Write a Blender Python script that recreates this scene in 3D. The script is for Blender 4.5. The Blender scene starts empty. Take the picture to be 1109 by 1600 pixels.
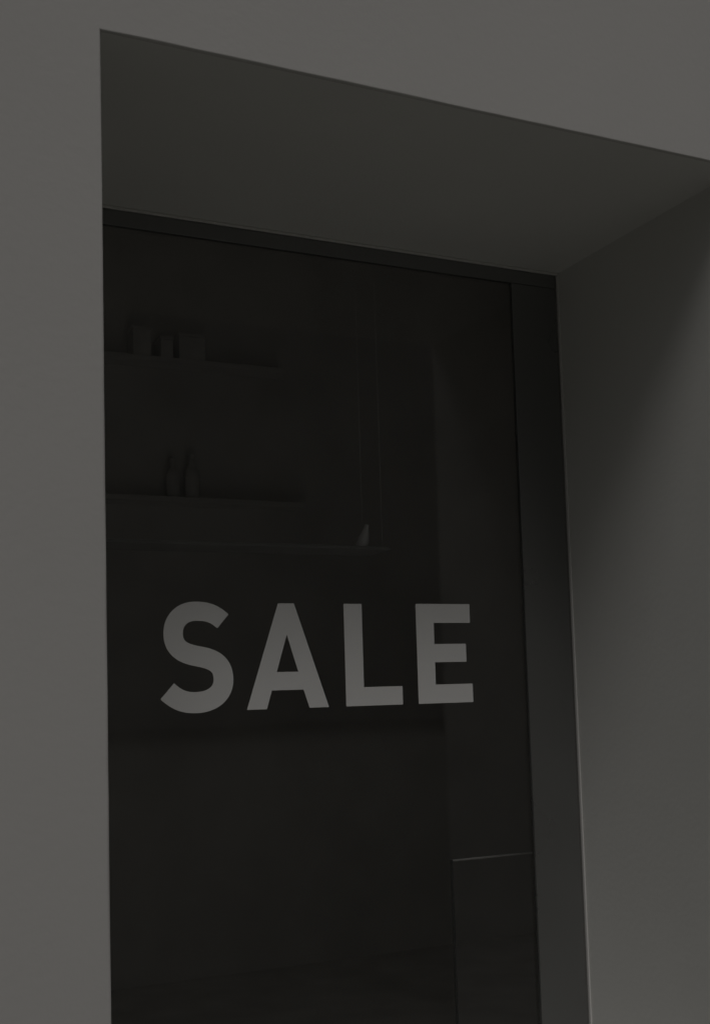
import bpy, bmesh, math, random
from mathutils import Vector, Matrix
random.seed(4)
sc = bpy.context.scene

# ---------------------------------------------------------------- camera
cam = bpy.data.cameras.new('camera'); co = bpy.data.objects.new('camera', cam)
sc.collection.objects.link(co); sc.camera = co
Fw = Vector((0.42082765, 0.90319079, 0.08456057)); Rt = Vector((0.90708477, -0.42000375, -0.0281791)); Up = Vector((-0.01006465, -0.08856215, 0.9960198))
m = Matrix((Rt, Up, -Fw)).transposed().to_4x4(); m.translation = Vector((0, 0, 1.6))
co.matrix_world = m
cam.sensor_fit = 'VERTICAL'; cam.sensor_height = 36; cam.lens = 40.5755
cam.shift_x = 0.01258; cam.shift_y = 0.07749
cam.clip_start = 0.05; cam.clip_end = 2000

# ---------------------------------------------------------------- sky, sun, exposure
SUN_AZ = math.radians(20)          # to the left of the wall's normal
SUN_EL = math.radians(58)
SUN_STRENGTH, SUN_SIZE, SKY_STRENGTH, EXPOSURE = 3.0, 24, 0.06, -2.25
w = bpy.data.worlds.new('World'); sc.world = w; w.use_nodes = True
nt = w.node_tree; bg = nt.nodes['Background']
sky = nt.nodes.new('ShaderNodeTexSky'); sky.sky_type = 'NISHITA'; sky.sun_disc = False
sky.sun_elevation = SUN_EL; sky.air_density = 1.0; sky.dust_density = 6.0; sky.ozone_density = 1.0
to_sun = Vector((-math.sin(SUN_AZ)*math.cos(SUN_EL), -math.cos(SUN_AZ)*math.cos(SUN_EL), math.sin(SUN_EL)))
sky.sun_rotation = math.atan2(to_sun.x, to_sun.y)
hs = nt.nodes.new('ShaderNodeHueSaturation'); hs.inputs['Saturation'].default_value = 0.12   # overcast: nearly grey
nt.links.new(sky.outputs[0], hs.inputs['Color']); nt.links.new(hs.outputs[0], bg.inputs[0])
bg.inputs[1].default_value = SKY_STRENGTH
sl = bpy.data.lights.new('sun', 'SUN'); sl.energy = SUN_STRENGTH; sl.angle = math.radians(SUN_SIZE); sl.color = (1.0, 0.975, 0.95)
so = bpy.data.objects.new('sun', sl); sc.collection.objects.link(so); so.location = (-6, -8, 12)
so.rotation_euler = to_sun.to_track_quat('Z', 'Y').to_euler()
sc.view_settings.view_transform = 'Standard'; sc.view_settings.look = 'None'
sc.view_settings.gamma = 1; sc.view_settings.use_curve_mapping = False; sc.view_settings.exposure = EXPOSURE
sc.cycles.max_bounces = 10; sc.cycles.diffuse_bounces = 6; sc.cycles.transparent_max_bounces = 16

# ---------------------------------------------------------------- materials
def mat(name, col, rough=0.6, spec=0.4, metal=0.0, var=0.0, vscale=3.0, bump=0.0, bscale=60.0, stretch=(1, 1, 1), rvar=0.0):
    M = bpy.data.materials.new(name); M.use_nodes = True
    n = M.node_tree; b = n.nodes['Principled BSDF']
    b.inputs['Base Color'].default_value = (*col, 1); b.inputs['Roughness'].default_value = rough
    b.inputs['Specular IOR Level'].default_value = spec; b.inputs['Metallic'].default_value = metal
    tc = n.nodes.new('ShaderNodeTexCoord'); mp = n.nodes.new('ShaderNodeMapping'); mp.inputs['Scale'].default_value = stretch
    n.links.new(tc.outputs['Object'], mp.inputs[0])
    if var:
        t = n.nodes.new('ShaderNodeTexNoise'); t.inputs['Scale'].default_value = vscale; t.inputs['Detail'].default_value = 6
        n.links.new(mp.outputs[0], t.inputs['Vector'])
        r = n.nodes.new('ShaderNodeMapRange'); r.inputs[1].default_value = 0.3; r.inputs[2].default_value = 0.7
        r.inputs[3].default_value = 1 - var; r.inputs[4].default_value = 1 + var
        n.links.new(t.outputs['Fac'], r.inputs[0])
        x = n.nodes.new('ShaderNodeVectorMath'); x.operation = 'SCALE'; x.inputs[0].default_value = col
        n.links.new(r.outputs[0], x.inputs['Scale']); n.links.new(x.outputs[0], b.inputs['Base Color'])
        if rvar:
            r2 = n.nodes.new('ShaderNodeMapRange'); r2.inputs[1].default_value = 0.3; r2.inputs[2].default_value = 0.7
            r2.inputs[3].default_value = rough - rvar; r2.inputs[4].default_value = rough + rvar
            n.links.new(t.outputs['Fac'], r2.inputs[0]); n.links.new(r2.outputs[0], b.inputs['Roughness'])
    if bump:
        t2 = n.nodes.new('ShaderNodeTexNoise'); t2.inputs['Scale'].default_value = bscale; t2.inputs['Detail'].default_value = 5
        n.links.new(mp.outputs[0], t2.inputs['Vector'])
        bp = n.nodes.new('ShaderNodeBump'); bp.inputs['Strength'].default_value = bump; bp.inputs['Distance'].default_value = 0.004
        n.links.new(t2.outputs['Fac'], bp.inputs['Height']); n.links.new(bp.outputs[0], b.inputs['Normal'])
    return M

PLASTER = mat('plaster_front', (0.558, 0.547, 0.531), 0.85, 0.2, var=0.025, vscale=1.1, bump=0.12, bscale=60)
LINING = mat('plaster_lining', (0.69, 0.687, 0.662), 0.8, 0.25, var=0.03, vscale=1.7, bump=0.12, bscale=55)
FRAME = mat('frame_metal', (0.034, 0.035, 0.033), 0.32, 0.5, var=0.06, vscale=4, bump=0.03, bscale=200, rvar=0.06)
FRAME.node_tree.nodes['Principled BSDF'].inputs['IOR'].default_value = 3.1
SEAL = mat('sealant', (0.70, 0.69, 0.67), 0.5, 0.4)
GASKET = mat('gasket', (0.06, 0.06, 0.058), 0.7, 0.3)
VINYL = mat('white_vinyl', (0.88, 0.873, 0.86), 0.5, 0.3, var=0.01, vscale=8)
PANEL = mat('dark_panel', (0.5, 0.49, 0.46), 0.5, 0.3, var=0.12, vscale=5, stretch=(6, 6, .6))
TRIM = mat('trim_metal', (0.55, 0.545, 0.53), 0.3, 0.5)
ROOM = mat('room_paint', (0.82, 0.805, 0.775), 0.8, 0.2, var=0.1, vscale=2)
RFLOOR = mat('room_floor', (0.74, 0.72, 0.69), 0.6, 0.3, var=0.15, vscale=3)
SHELF = mat('shelf_wood', (0.80, 0.785, 0.755), 0.5, 0.3, var=0.06, vscale=6, stretch=(.5, 8, 8))
BOX = mat('box_card', (0.82, 0.805, 0.775), 0.8, 0.2, var=0.1, vscale=9)
POT = mat('pale_ceramic', (0.9, 0.89, 0.87), 0.3, 0.5, var=0.04, vscale=9)
PAVE = mat('pavement_concrete', (0.165, 0.165, 0.150), 0.9, 0.2, var=0.12, vscale=1.5, bump=0.2, bscale=120)
ROAD = mat('asphalt', (0.055, 0.055, 0.055), 0.9, 0.3, var=0.2, vscale=2, bump=0.4, bscale=150)
OPP = mat('facade_render', (0.87, 0.86, 0.84), 0.9, 0.2, var=0.06, vscale=.8, bump=0.1, bscale=60)
BLIND = mat('window_paint', (0.80, 0.79, 0.77), 0.6)
SASH = mat('drawn_blind', (0.74, 0.73, 0.71), 0.5)
SLIM = mat('black_metal', (0.018, 0.018, 0.017), 0.8, 0.1)
DARKMETAL = mat('dark_metal', (0.10, 0.10, 0.095), 0.5, 0.3)
DARKWOOD = mat('dark_board', (0.30, 0.295, 0.28), 0.6, 0.3, var=0.1, vscale=6)
ROOF = mat('roof_felt', (0.08, 0.08, 0.08), 0.9, 0.2)

def glass_mat(name, tint, f0):
    M = bpy.data.materials.new(name); M.use_nodes = True; n = M.node_tree
    n.nodes.remove(n.nodes['Principled BSDF']); out = n.nodes['Material Output']
    lw = n.nodes.new('ShaderNodeLayerWeight'); lw.inputs[0].default_value = 0.5
    p = n.nodes.new('ShaderNodeMath'); p.operation = 'POWER'; p.inputs[1].default_value = 5
    n.links.new(lw.outputs['Facing'], p.inputs[0])
    a = n.nodes.new('ShaderNodeMath'); a.operation = 'MULTIPLY_ADD'; a.inputs[1].default_value = 1 - f0; a.inputs[2].default_value = f0
    n.links.new(p.outputs[0], a.inputs[0])
    t = n.nodes.new('ShaderNodeBsdfTransparent'); t.inputs[0].default_value = (*tint, 1)
    g = n.nodes.new('ShaderNodeBsdfGlossy'); g.inputs['Roughness'].default_value = 0.03
    tc = n.nodes.new('ShaderNodeTexCoord'); nz = n.nodes.new('ShaderNodeTexNoise'); nz.inputs['Scale'].default_value = 1.2; nz.inputs['Detail'].default_value = 1
    n.links.new(tc.outputs['Object'], nz.inputs['Vector'])
    bp = n.nodes.new('ShaderNodeBump'); bp.inputs['Strength'].default_value = 0.25; bp.inputs['Distance'].default_value = 0.004
    n.links.new(nz.outputs['Fac'], bp.inputs['Height']); n.links.new(bp.outputs[0], g.inputs['Normal'])
    mx = n.nodes.new('ShaderNodeMixShader'); n.links.new(a.outputs[0], mx.inputs[0])
    n.links.new(t.outputs[0], mx.inputs[1]); n.links.new(g.outputs[0], mx.inputs[2]); n.links.new(mx.outputs[0], out.inputs[0])
    return M
GLASS = glass_mat('window_glass', (0.93, 0.93, 0.93), 0.054)

# ---------------------------------------------------------------- helpers
def box(bm, x0, x1, y0, y1, z0, z1, bev=0.0):
    r = bmesh.ops.create_cube(bm, size=1)
    vs = r['verts']
    for v in vs:
        v.co = Vector((x0 + (v.co.x + .5)*(x1 - x0), y0 + (v.co.y + .5)*(y1 - y0), z0 + (v.co.z + .5)*(z1 - z0)))
    if bev:
        es = list({e for v in vs for e in v.link_edges})
        bmesh.ops.bevel(bm, geom=es, offset=bev, segments=2, affect='EDGES', profile=.5)
    return bm

def B(*a, **k):
    bm = bmesh.new(); box(bm, *a, **k); return bm

def obj(name, bm, material, parent=None, kind=None, label=None, cat=None, group=None, smooth=False, recalc=True):
    if recalc: bmesh.ops.recalc_face_normals(bm, faces=bm.faces)
    me = bpy.data.meshes.new(name); bm.to_mesh(me); bm.free()
    if smooth:
        for p in me.polygons: p.use_smooth = True
    me.materials.append(material)
    o = bpy.data.objects.new(name, me); sc.collection.objects.link(o)
    if parent: o.parent = parent
    for k, v in (('kind', kind), ('label', label), ('category', cat), ('group', group)):
        if v: o[k] = v
    return o

def thing(name, label, cat, group=None):
    o = bpy.data.objects.new(name, None); sc.collection.objects.link(o)
    o['label'] = label; o['category'] = cat; o.empty_display_size = .2
    if group: o['group'] = group
    return o

def prism(loops, y0, y1):
    """extrude x/z outlines (first = outer, others = holes) from y0 to y1"""
    bm = bmesh.new(); es = []
    for lp in loops:
        vs = [bm.verts.new((x, y0, z)) for x, z in lp]
        es += [bm.edges.new((vs[i], vs[(i + 1) % len(vs)])) for i in range(len(vs))]
    bmesh.ops.triangle_fill(bm, use_beauty=True, use_dissolve=False, edges=es)
    r = bmesh.ops.extrude_face_region(bm, geom=list(bm.faces))
    for v in r['geom']:
        if isinstance(v, bmesh.types.BMVert): v.co.y = y1
    return bm

# ---------------------------------------------------------------- dimensions (metres)
XL, XR, ZT, ZB = 0.5564, 2.3455, 3.012, 0.14          # opening in the wall
YW, YF = 2.327, 3.20                                  # wall face, window frame face
YG = YF + 0.0035                                       # outer face of the glass
BX0, BX1, BZ, BY = -7.0, 8.0, 7.2, 10.0               # the building

# ---------------------------------------------------------------- ground
obj('ground', B(-400, 400, -400, 400, -0.4, -0.16), ROAD, kind='structure')
obj('pavement', B(-120, 120, -44.9, YW + 30, -0.15, 0.0), PAVE, kind='structure')

# ---------------------------------------------------------------- the shop building
shop = thing('shop_building', 'pale grey plastered shop building with one deep recessed window opening', 'building')

def wall_mesh():
    """outer shell with a hole; the arris round the hole is a small hand-floated round of 3 to 7 mm"""
    rnd = random.Random(11); bm = bmesh.new()
    def loop(step=.07):
        c = [(XL, ZB), (XR, ZB), (XR, ZT), (XL, ZT)]; pts = []
        nx = [(-1, -1), (1, -1), (1, 1), (-1, 1)]; ed = [(0, -1), (1, 0), (0, 1), (-1, 0)]
        for i in range(4):
            p, q = c[i], c[(i + 1) % 4]; n = int(math.hypot(q[0] - p[0], q[1] - p[1])/step)
            pts.append((p, nx[i]))
            pts += [((p[0] + (q[0] - p[0])*k/n, p[1] + (q[1] - p[1])*k/n), ed[i]) for k in range(1, n)]
        return pts
    pts = loop(); r0 = .005; rad = []
    for _ in pts:
        r0 += (.005 - r0)*.35 + rnd.uniform(-.0011, .0011); rad.append(max(.003, min(.0075, r0)))
    rings = []
    for k in range(6):
        a = k/5*math.pi/2
        rings.append([bm.verts.new((p[0] + n[0]*R*(1 - math.sin(a)), YW + R*(1 - math.cos(a)), p[1] + n[1]*R*(1 - math.sin(a)))) for (p, n), R in zip(pts, rad)])
    rings.append([bm.verts.new((p[0], YW + .0082, p[1])) for p, n in pts])
    N = len(pts)
    for a, b in zip(rings, rings[1:]):
        for i in range(N):
            bm.faces.new((a[i], a[(i + 1) % N], b[(i + 1) % N], b[i])).smooth = True
    outer = [bm.verts.new(p) for p in ((BX0, YW, 0), (BX1, YW, 0), (BX1, YW, BZ), (BX0, YW, BZ))]
    es = [bm.edges.new((outer[i], outer[(i + 1) % 4])) for i in range(4)]
    es += [bm.edges.get((rings[0][i], rings[0][(i + 1) % N])) for i in range(N)]
    bmesh.ops.triangle_fill(bm, use_beauty=True, use_dissolve=False, edges=es)
    back = [bm.verts.new(p) for p in ((BX0, BY, 0), (BX1, BY, 0), (BX1, BY, BZ), (BX0, BY, BZ))]
    for i in range(4):
        bm.faces.new((outer[i], back[i], back[(i + 1) % 4], outer[(i + 1) % 4]))
    bm.faces.new(back)
    return bm
obj('wall', wall_mesh(), PLASTER, shop)
Y1 = YF + 0.06
obj('soffit', B(XL - .08, XR + .08, YW + .0082, Y1, ZT, ZT + .08), LINING, shop)
obj('reveal', B(XR, XR + .08, YW + .0082, Y1, ZB, ZT), LINING, shop)
obj('reveal', B(XL - .08, XL, YW + .0082, Y1, ZB, ZT), LINING, shop)
obj('sill', B(XL - .08, XR + .08, YW + .0082, Y1, ZB - .08, ZB), LINING, shop)
rf = bmesh.new(); box(rf, BX0 - .05, BX1 + .05, YW - .03, BY + .05, BZ + .002, BZ + .12, bev=.01)
obj('roof', rf, ROOF, shop)

# the window: frame with a broad right stile, a slim top rail, glass, beads, sealant
ZR, XS, XS0, ZB2 = 2.957, 2.1558, XL + .075, ZB + .12     # daylight opening
E = 0.002
frame = bmesh.new()
box(frame, XL + E, XR - .009, YF, YF + .018, ZR, ZT - .0095, bev=.0015)            # top rail
box(frame, XS, XR - .009, YF + .0015, YF + .018, ZB2, ZR, bev=.0025)              # right stile
box(frame, XL + E, XS0, YF + .0015, YF + .018, ZB2, ZR, bev=.0025)                # left stile
box(frame, XL + E, XR - .009, YF, YF + .018, ZB + E, ZB2, bev=.0015)              # bottom rail
win = obj('window', frame, FRAME, shop)
obj('glass_pane', B(XS0 - .008, XS + .008, YG, YG + .010, ZB2 - .008, ZR + .008), GLASS, win)
gk = bmesh.new()                                                                   # gasket round the glass
for a in ((XS0, XS0 + .003, ZB2, ZR), (XS - .003, XS, ZB2, ZR), (XS0 + .003, XS - .003, ZR - .003, ZR), (XS0 + .003, XS - .003, ZB2, ZB2 + .003)):
    box(gk, a[0], a[1], YG - .0012, YG - .0002, a[2], a[3])
obj('gasket', gk, GASKET, win)
def seal(x0, x1, y0, y1, z0, z1): return B(x0, x1, y0, y1, z0, z1, bev=.0018)
obj('sealant_strip', seal(XL + .004, XR - .001, YF - .008, YF - .0006, ZT - .009, ZT - .0004), SEAL, win)
obj('sealant_strip', seal(XR - .0058, XR - .0004, YF - .008, YF + .004, ZB + .002, ZT - .0093), SEAL, win)

# the room behind the glass
RX0, RX1, RY0, RY1, RZ = -1.2, 4.8, YF + .061, 6.2, 4.2
obj('room_floor', B(RX0, RX1, RY0, RY1, -.05, .05), RFLOOR, shop)
obj('room_ceiling', B(RX0, RX1, RY0, RY1, RZ, RZ + .1), ROOM, shop)
for a in ((RX0 - .1, RX0, RY0, RY1), (RX1, RX1 + .1, RY0, RY1), (RX0 - .1, RX1 + .1, RY1, RY1 + .1)):
    obj('room_wall', B(a[0], a[1], a[2], a[3], -.05, RZ + .1), ROOM, shop)
obj('room_wall', prism([[(RX0, .05), (RX1, .05), (RX1, RZ), (RX0, RZ)], [(XL, ZB), (XR, ZB), (XR, ZT), (XL, ZT)]], RY0, RY0 + .06), ROOM, shop)

# ---------------------------------------------------------------- lettering on the glass
sign = thing('sale_sign', 'white SALE lettering stuck on the dark shop window', 'sign')
LY0, LY1 = YG - .0016, YG - .0003
LS = YG/3.225
def place(lp): return [(x*LS, 1.6 + (z - 1.6)*LS) for x, z in lp]
def bez(p0, p1, p2, p3, n=14):
    out = []
    for i in range(n):
        t = i/n; u = 1 - t
        out.append(tuple(u**3*a + 3*u*u*t*b + 3*u*t*t*c + t**3*d for a, b, c, d in zip(p0, p1, p2, p3)))
    return out
def letter_s():
    k = [((1.1126, 1.8092), (-.027, .0245), None), ((1.030, 1.8390), (-.042, 0), (.035, 0)), ((.9612, 1.7735), (0, -.046), (0, .038)),
         ((1.037, 1.7070), (.052, -.009), (-.042, .008)), ((1.1112, 1.6385), (0, -.042), (0, .041)), ((1.0265, 1.5735), (-.036, 0), (.047, 0)), ((.9413, 1.6084), None, (.026, -.0245))]
    pts = []
    add = lambda p, h: (p[0] + h[0], p[1] + h[1])
    for a, b in zip(k, k[1:]): pts += bez(a[0], add(a[0], a[1]), add(b[0], b[2]), b[0])
    pts.append(k[-1][0])
    L, Rr = [], []
    for i, p in enumerate(pts):
        q0, q1 = pts[max(0, i - 1)], pts[min(len(pts) - 1, i + 1)]
        d = Vector((q1[0] - q0[0], q1[1] - q0[1])).normalized()
        t = i/(len(pts) - 1); hw = .0272 + .0032*min(1, t*1.6)
        L.append((p[0] - d.y*hw, p[1] + d.x*hw)); Rr.append((p[0] + d.y*hw, p[1] - d.x*hw))
    return [L + Rr[::-1]]
CB, CT = 1.5474, 1.8633
def letter_a():
    return [[(1.1822, CB), (1.2450, CB), (1.2622, 1.6025), (1.3650, 1.6025), (1.3830, CB), (1.4474, CB), (1.3398, CT), (1.2880, CT)],
            [(1.2790, 1.6570), (1.3490, 1.6570), (1.3142, 1.7690)]]
def letter_l():
    return [[(1.5055, CB), (1.7015, CB), (1.7015, 1.6050), (1.5672, 1.6050), (1.5672, CT), (1.5055, CT)]]
def letter_e():
    return [[(1.7580, CB), (1.9578, CB), (1.9578, 1.6068), (1.8215, 1.6068), (1.8215, 1.6778), (1.9378, 1.6778), (1.9378, 1.7360), (1.8215, 1.7360), (1.8215, 1.8038), (1.9562, 1.8038), (1.9562, CT + .0012), (1.7580, CT + .0012)]]
for ch, fn in zip('SALE', (letter_s, letter_a, letter_l, letter_e)):
    obj('letter', prism([place(lp) for lp in fn()], LY0, LY1), VINYL, sign, label='white capital letter ' + ch)

# ---------------------------------------------------------------- dim things inside the shop
rail = thing('clothes_rail', 'thin pale clothes rail behind the lower right of the shop window', 'clothes rail')
def tube(p, q, r, n=10):
    bm = bmesh.new(); p, q = Vector(p), Vector(q)
    bmesh.ops.create_cone(bm, cap_ends=True, segments=n, radius1=r, radius2=r, depth=(q - p).length)
    bmesh.ops.transform(bm, verts=bm.verts, matrix=Matrix.Translation((p + q)/2) @ (q - p).to_track_quat('Z', 'Y').to_matrix().to_4x4())
    return bm
RY, RZB = 3.70, .970
obj('bar', tube((2.135, RY, RZB), (3.45, RY, RZB), .0036), TRIM, rail, smooth=True)
for x in (2.13, 3.455):
    obj('post', tube((x, RY, .062), (x, RY, RZB + .003), .0055), SLIM, rail, smooth=True)
    obj('foot', B(x - .015, x + .015, RY - .16, RY + .16, .0505, .0615, bev=.002), DARKMETAL, rail)
    obj('crossbar', tube((2.13, RY, .14), (3.455, RY, .14), .005), DARKMETAL, rail, smooth=True) if x < 3 else None

hs_ = thing('display_shelf', 'thin display shelf hung on wires behind the glass, just above the SALE lettering', 'shelf')
obj('board', B(.66, 1.80, 3.46, 3.64, 2.066, 2.078, bev=.002), DARKWOOD, hs_)
for x in (.70, 1.775):
    for y in (3.475, 3.625): obj('wire', tube((x, y, 2.0785), (x, y, 4.199), .0006, 6), ROOM, hs_)

def shelf(label, x0, x1, z):
    y0, y1 = 6.06, 6.1985
    return obj('wall_shelf', B(x0, x1, y0, y1, z - .03, z, bev=.003), SHELF, label=label, cat='shelf', group='shelves on the back wall behind the glass')
shelf('lower dim shelf on the back wall, carrying two bottles', 1.35, 2.60, 2.68)
shelf('upper dim shelf on the back wall, carrying storage boxes', 1.45, 2.50, 3.46)

def lathe(prof, n=20, lean=0.0):
    bm = bmesh.new(); rings = []
    for r, z in prof:
        rings.append([bm.verts.new((r*math.cos(2*math.pi*i/n) + lean*z, r*math.sin(2*math.pi*i/n), z)) for i in range(n)])
    for a, b in zip(rings, rings[1:]):
        for i in range(n): bm.faces.new((a[i], a[(i + 1) % n], b[(i + 1) % n], b[i]))
    bm.faces.new(rings[0][::-1]); bm.faces.new(rings[-1])
    return bm
v = obj('vase', lathe([(.016, 0), (.021, .004), (.023, .018), (.019, .040), (.012, .062), (.008, .078), (.009, .086), (.007, .086)], lean=.30), POT,
        label='small pale vase with a leaning neck at the right end of the display shelf', cat='vase', smooth=True)
v.location = (1.730, 3.55, 2.0785)
for i, (x, wd, h) in enumerate(((1.66, .10, .145), (1.80, .07, .10), (1.945, .15, .13))):
    b = thing('storage_box', ['tall grey storage box, leftmost on the upper shelf behind glass', 'smallest grey storage box on the upper shelf behind glass', 'wide grey storage box on the upper shelf behind glass'][i], 'box', 'storage boxes on the upper shelf')
    obj('body', B(-wd/2, wd/2, -.06, .06, 0, h, bev=.002), BOX, b)
    obj('lid', B(-wd/2 - .003, wd/2 + .003, -.063, .063, h + .0005, h + .018, bev=.002), BOX, b)
    b.location = (x, 6.127, 3.4605)
for i, (x, s) in enumerate(((1.84, 1.3), (1.95, 1.45))):
    b = thing('bottle', ['shorter pale bottle on the lower shelf behind glass', 'taller pale bottle on the lower shelf behind glass'][i], 'bottle', 'bottles on the lower shelf')
    obj('body', lathe([(.026*s, 0), (.029*s, .004), (.029*s, .10*s), (.022*s, .12*s), (.011*s, .135*s), (.011*s, .155*s)]), BOX, b, smooth=True)
    obj('cap', lathe([(.0125*s, .1555*s), (.013*s, .157*s), (.013*s, .172*s), (.011*s, .174*s)]), SHELF, b, smooth=True)
    b.location = (x, 6.127, 2.6805)

# ---------------------------------------------------------------- the house across the square (seen only as the dim reflection in the glass)
opp = thing('town_house', 'plain rendered house across the square, mirrored dimly in the shop window', 'building')
OY = -45.0
obj('wall', B(-60, 90, OY - 9, OY, 0, 24.0), OPP, opp)
obj('roof', B(-60.2, 90.2, OY - 9.2, OY + .25, 24.002, 24.4, bev=.03), ROOF, opp)
for zz in (3.4, 7.2, 11.0, 14.8, 18.4):
    for k in range(9):
        x = -12.6 + k*5.4
        o = obj('window', B(x, x + 1.2, OY + .002, OY + .06, zz, zz + 1.9, bev=.01), BLIND, opp)
        for j in range(2): obj('pane', B(x + .07 + j*.55, x + .58 + j*.55, OY + .0605, OY + .066, zz + .08, zz + 1.82), SASH, o)
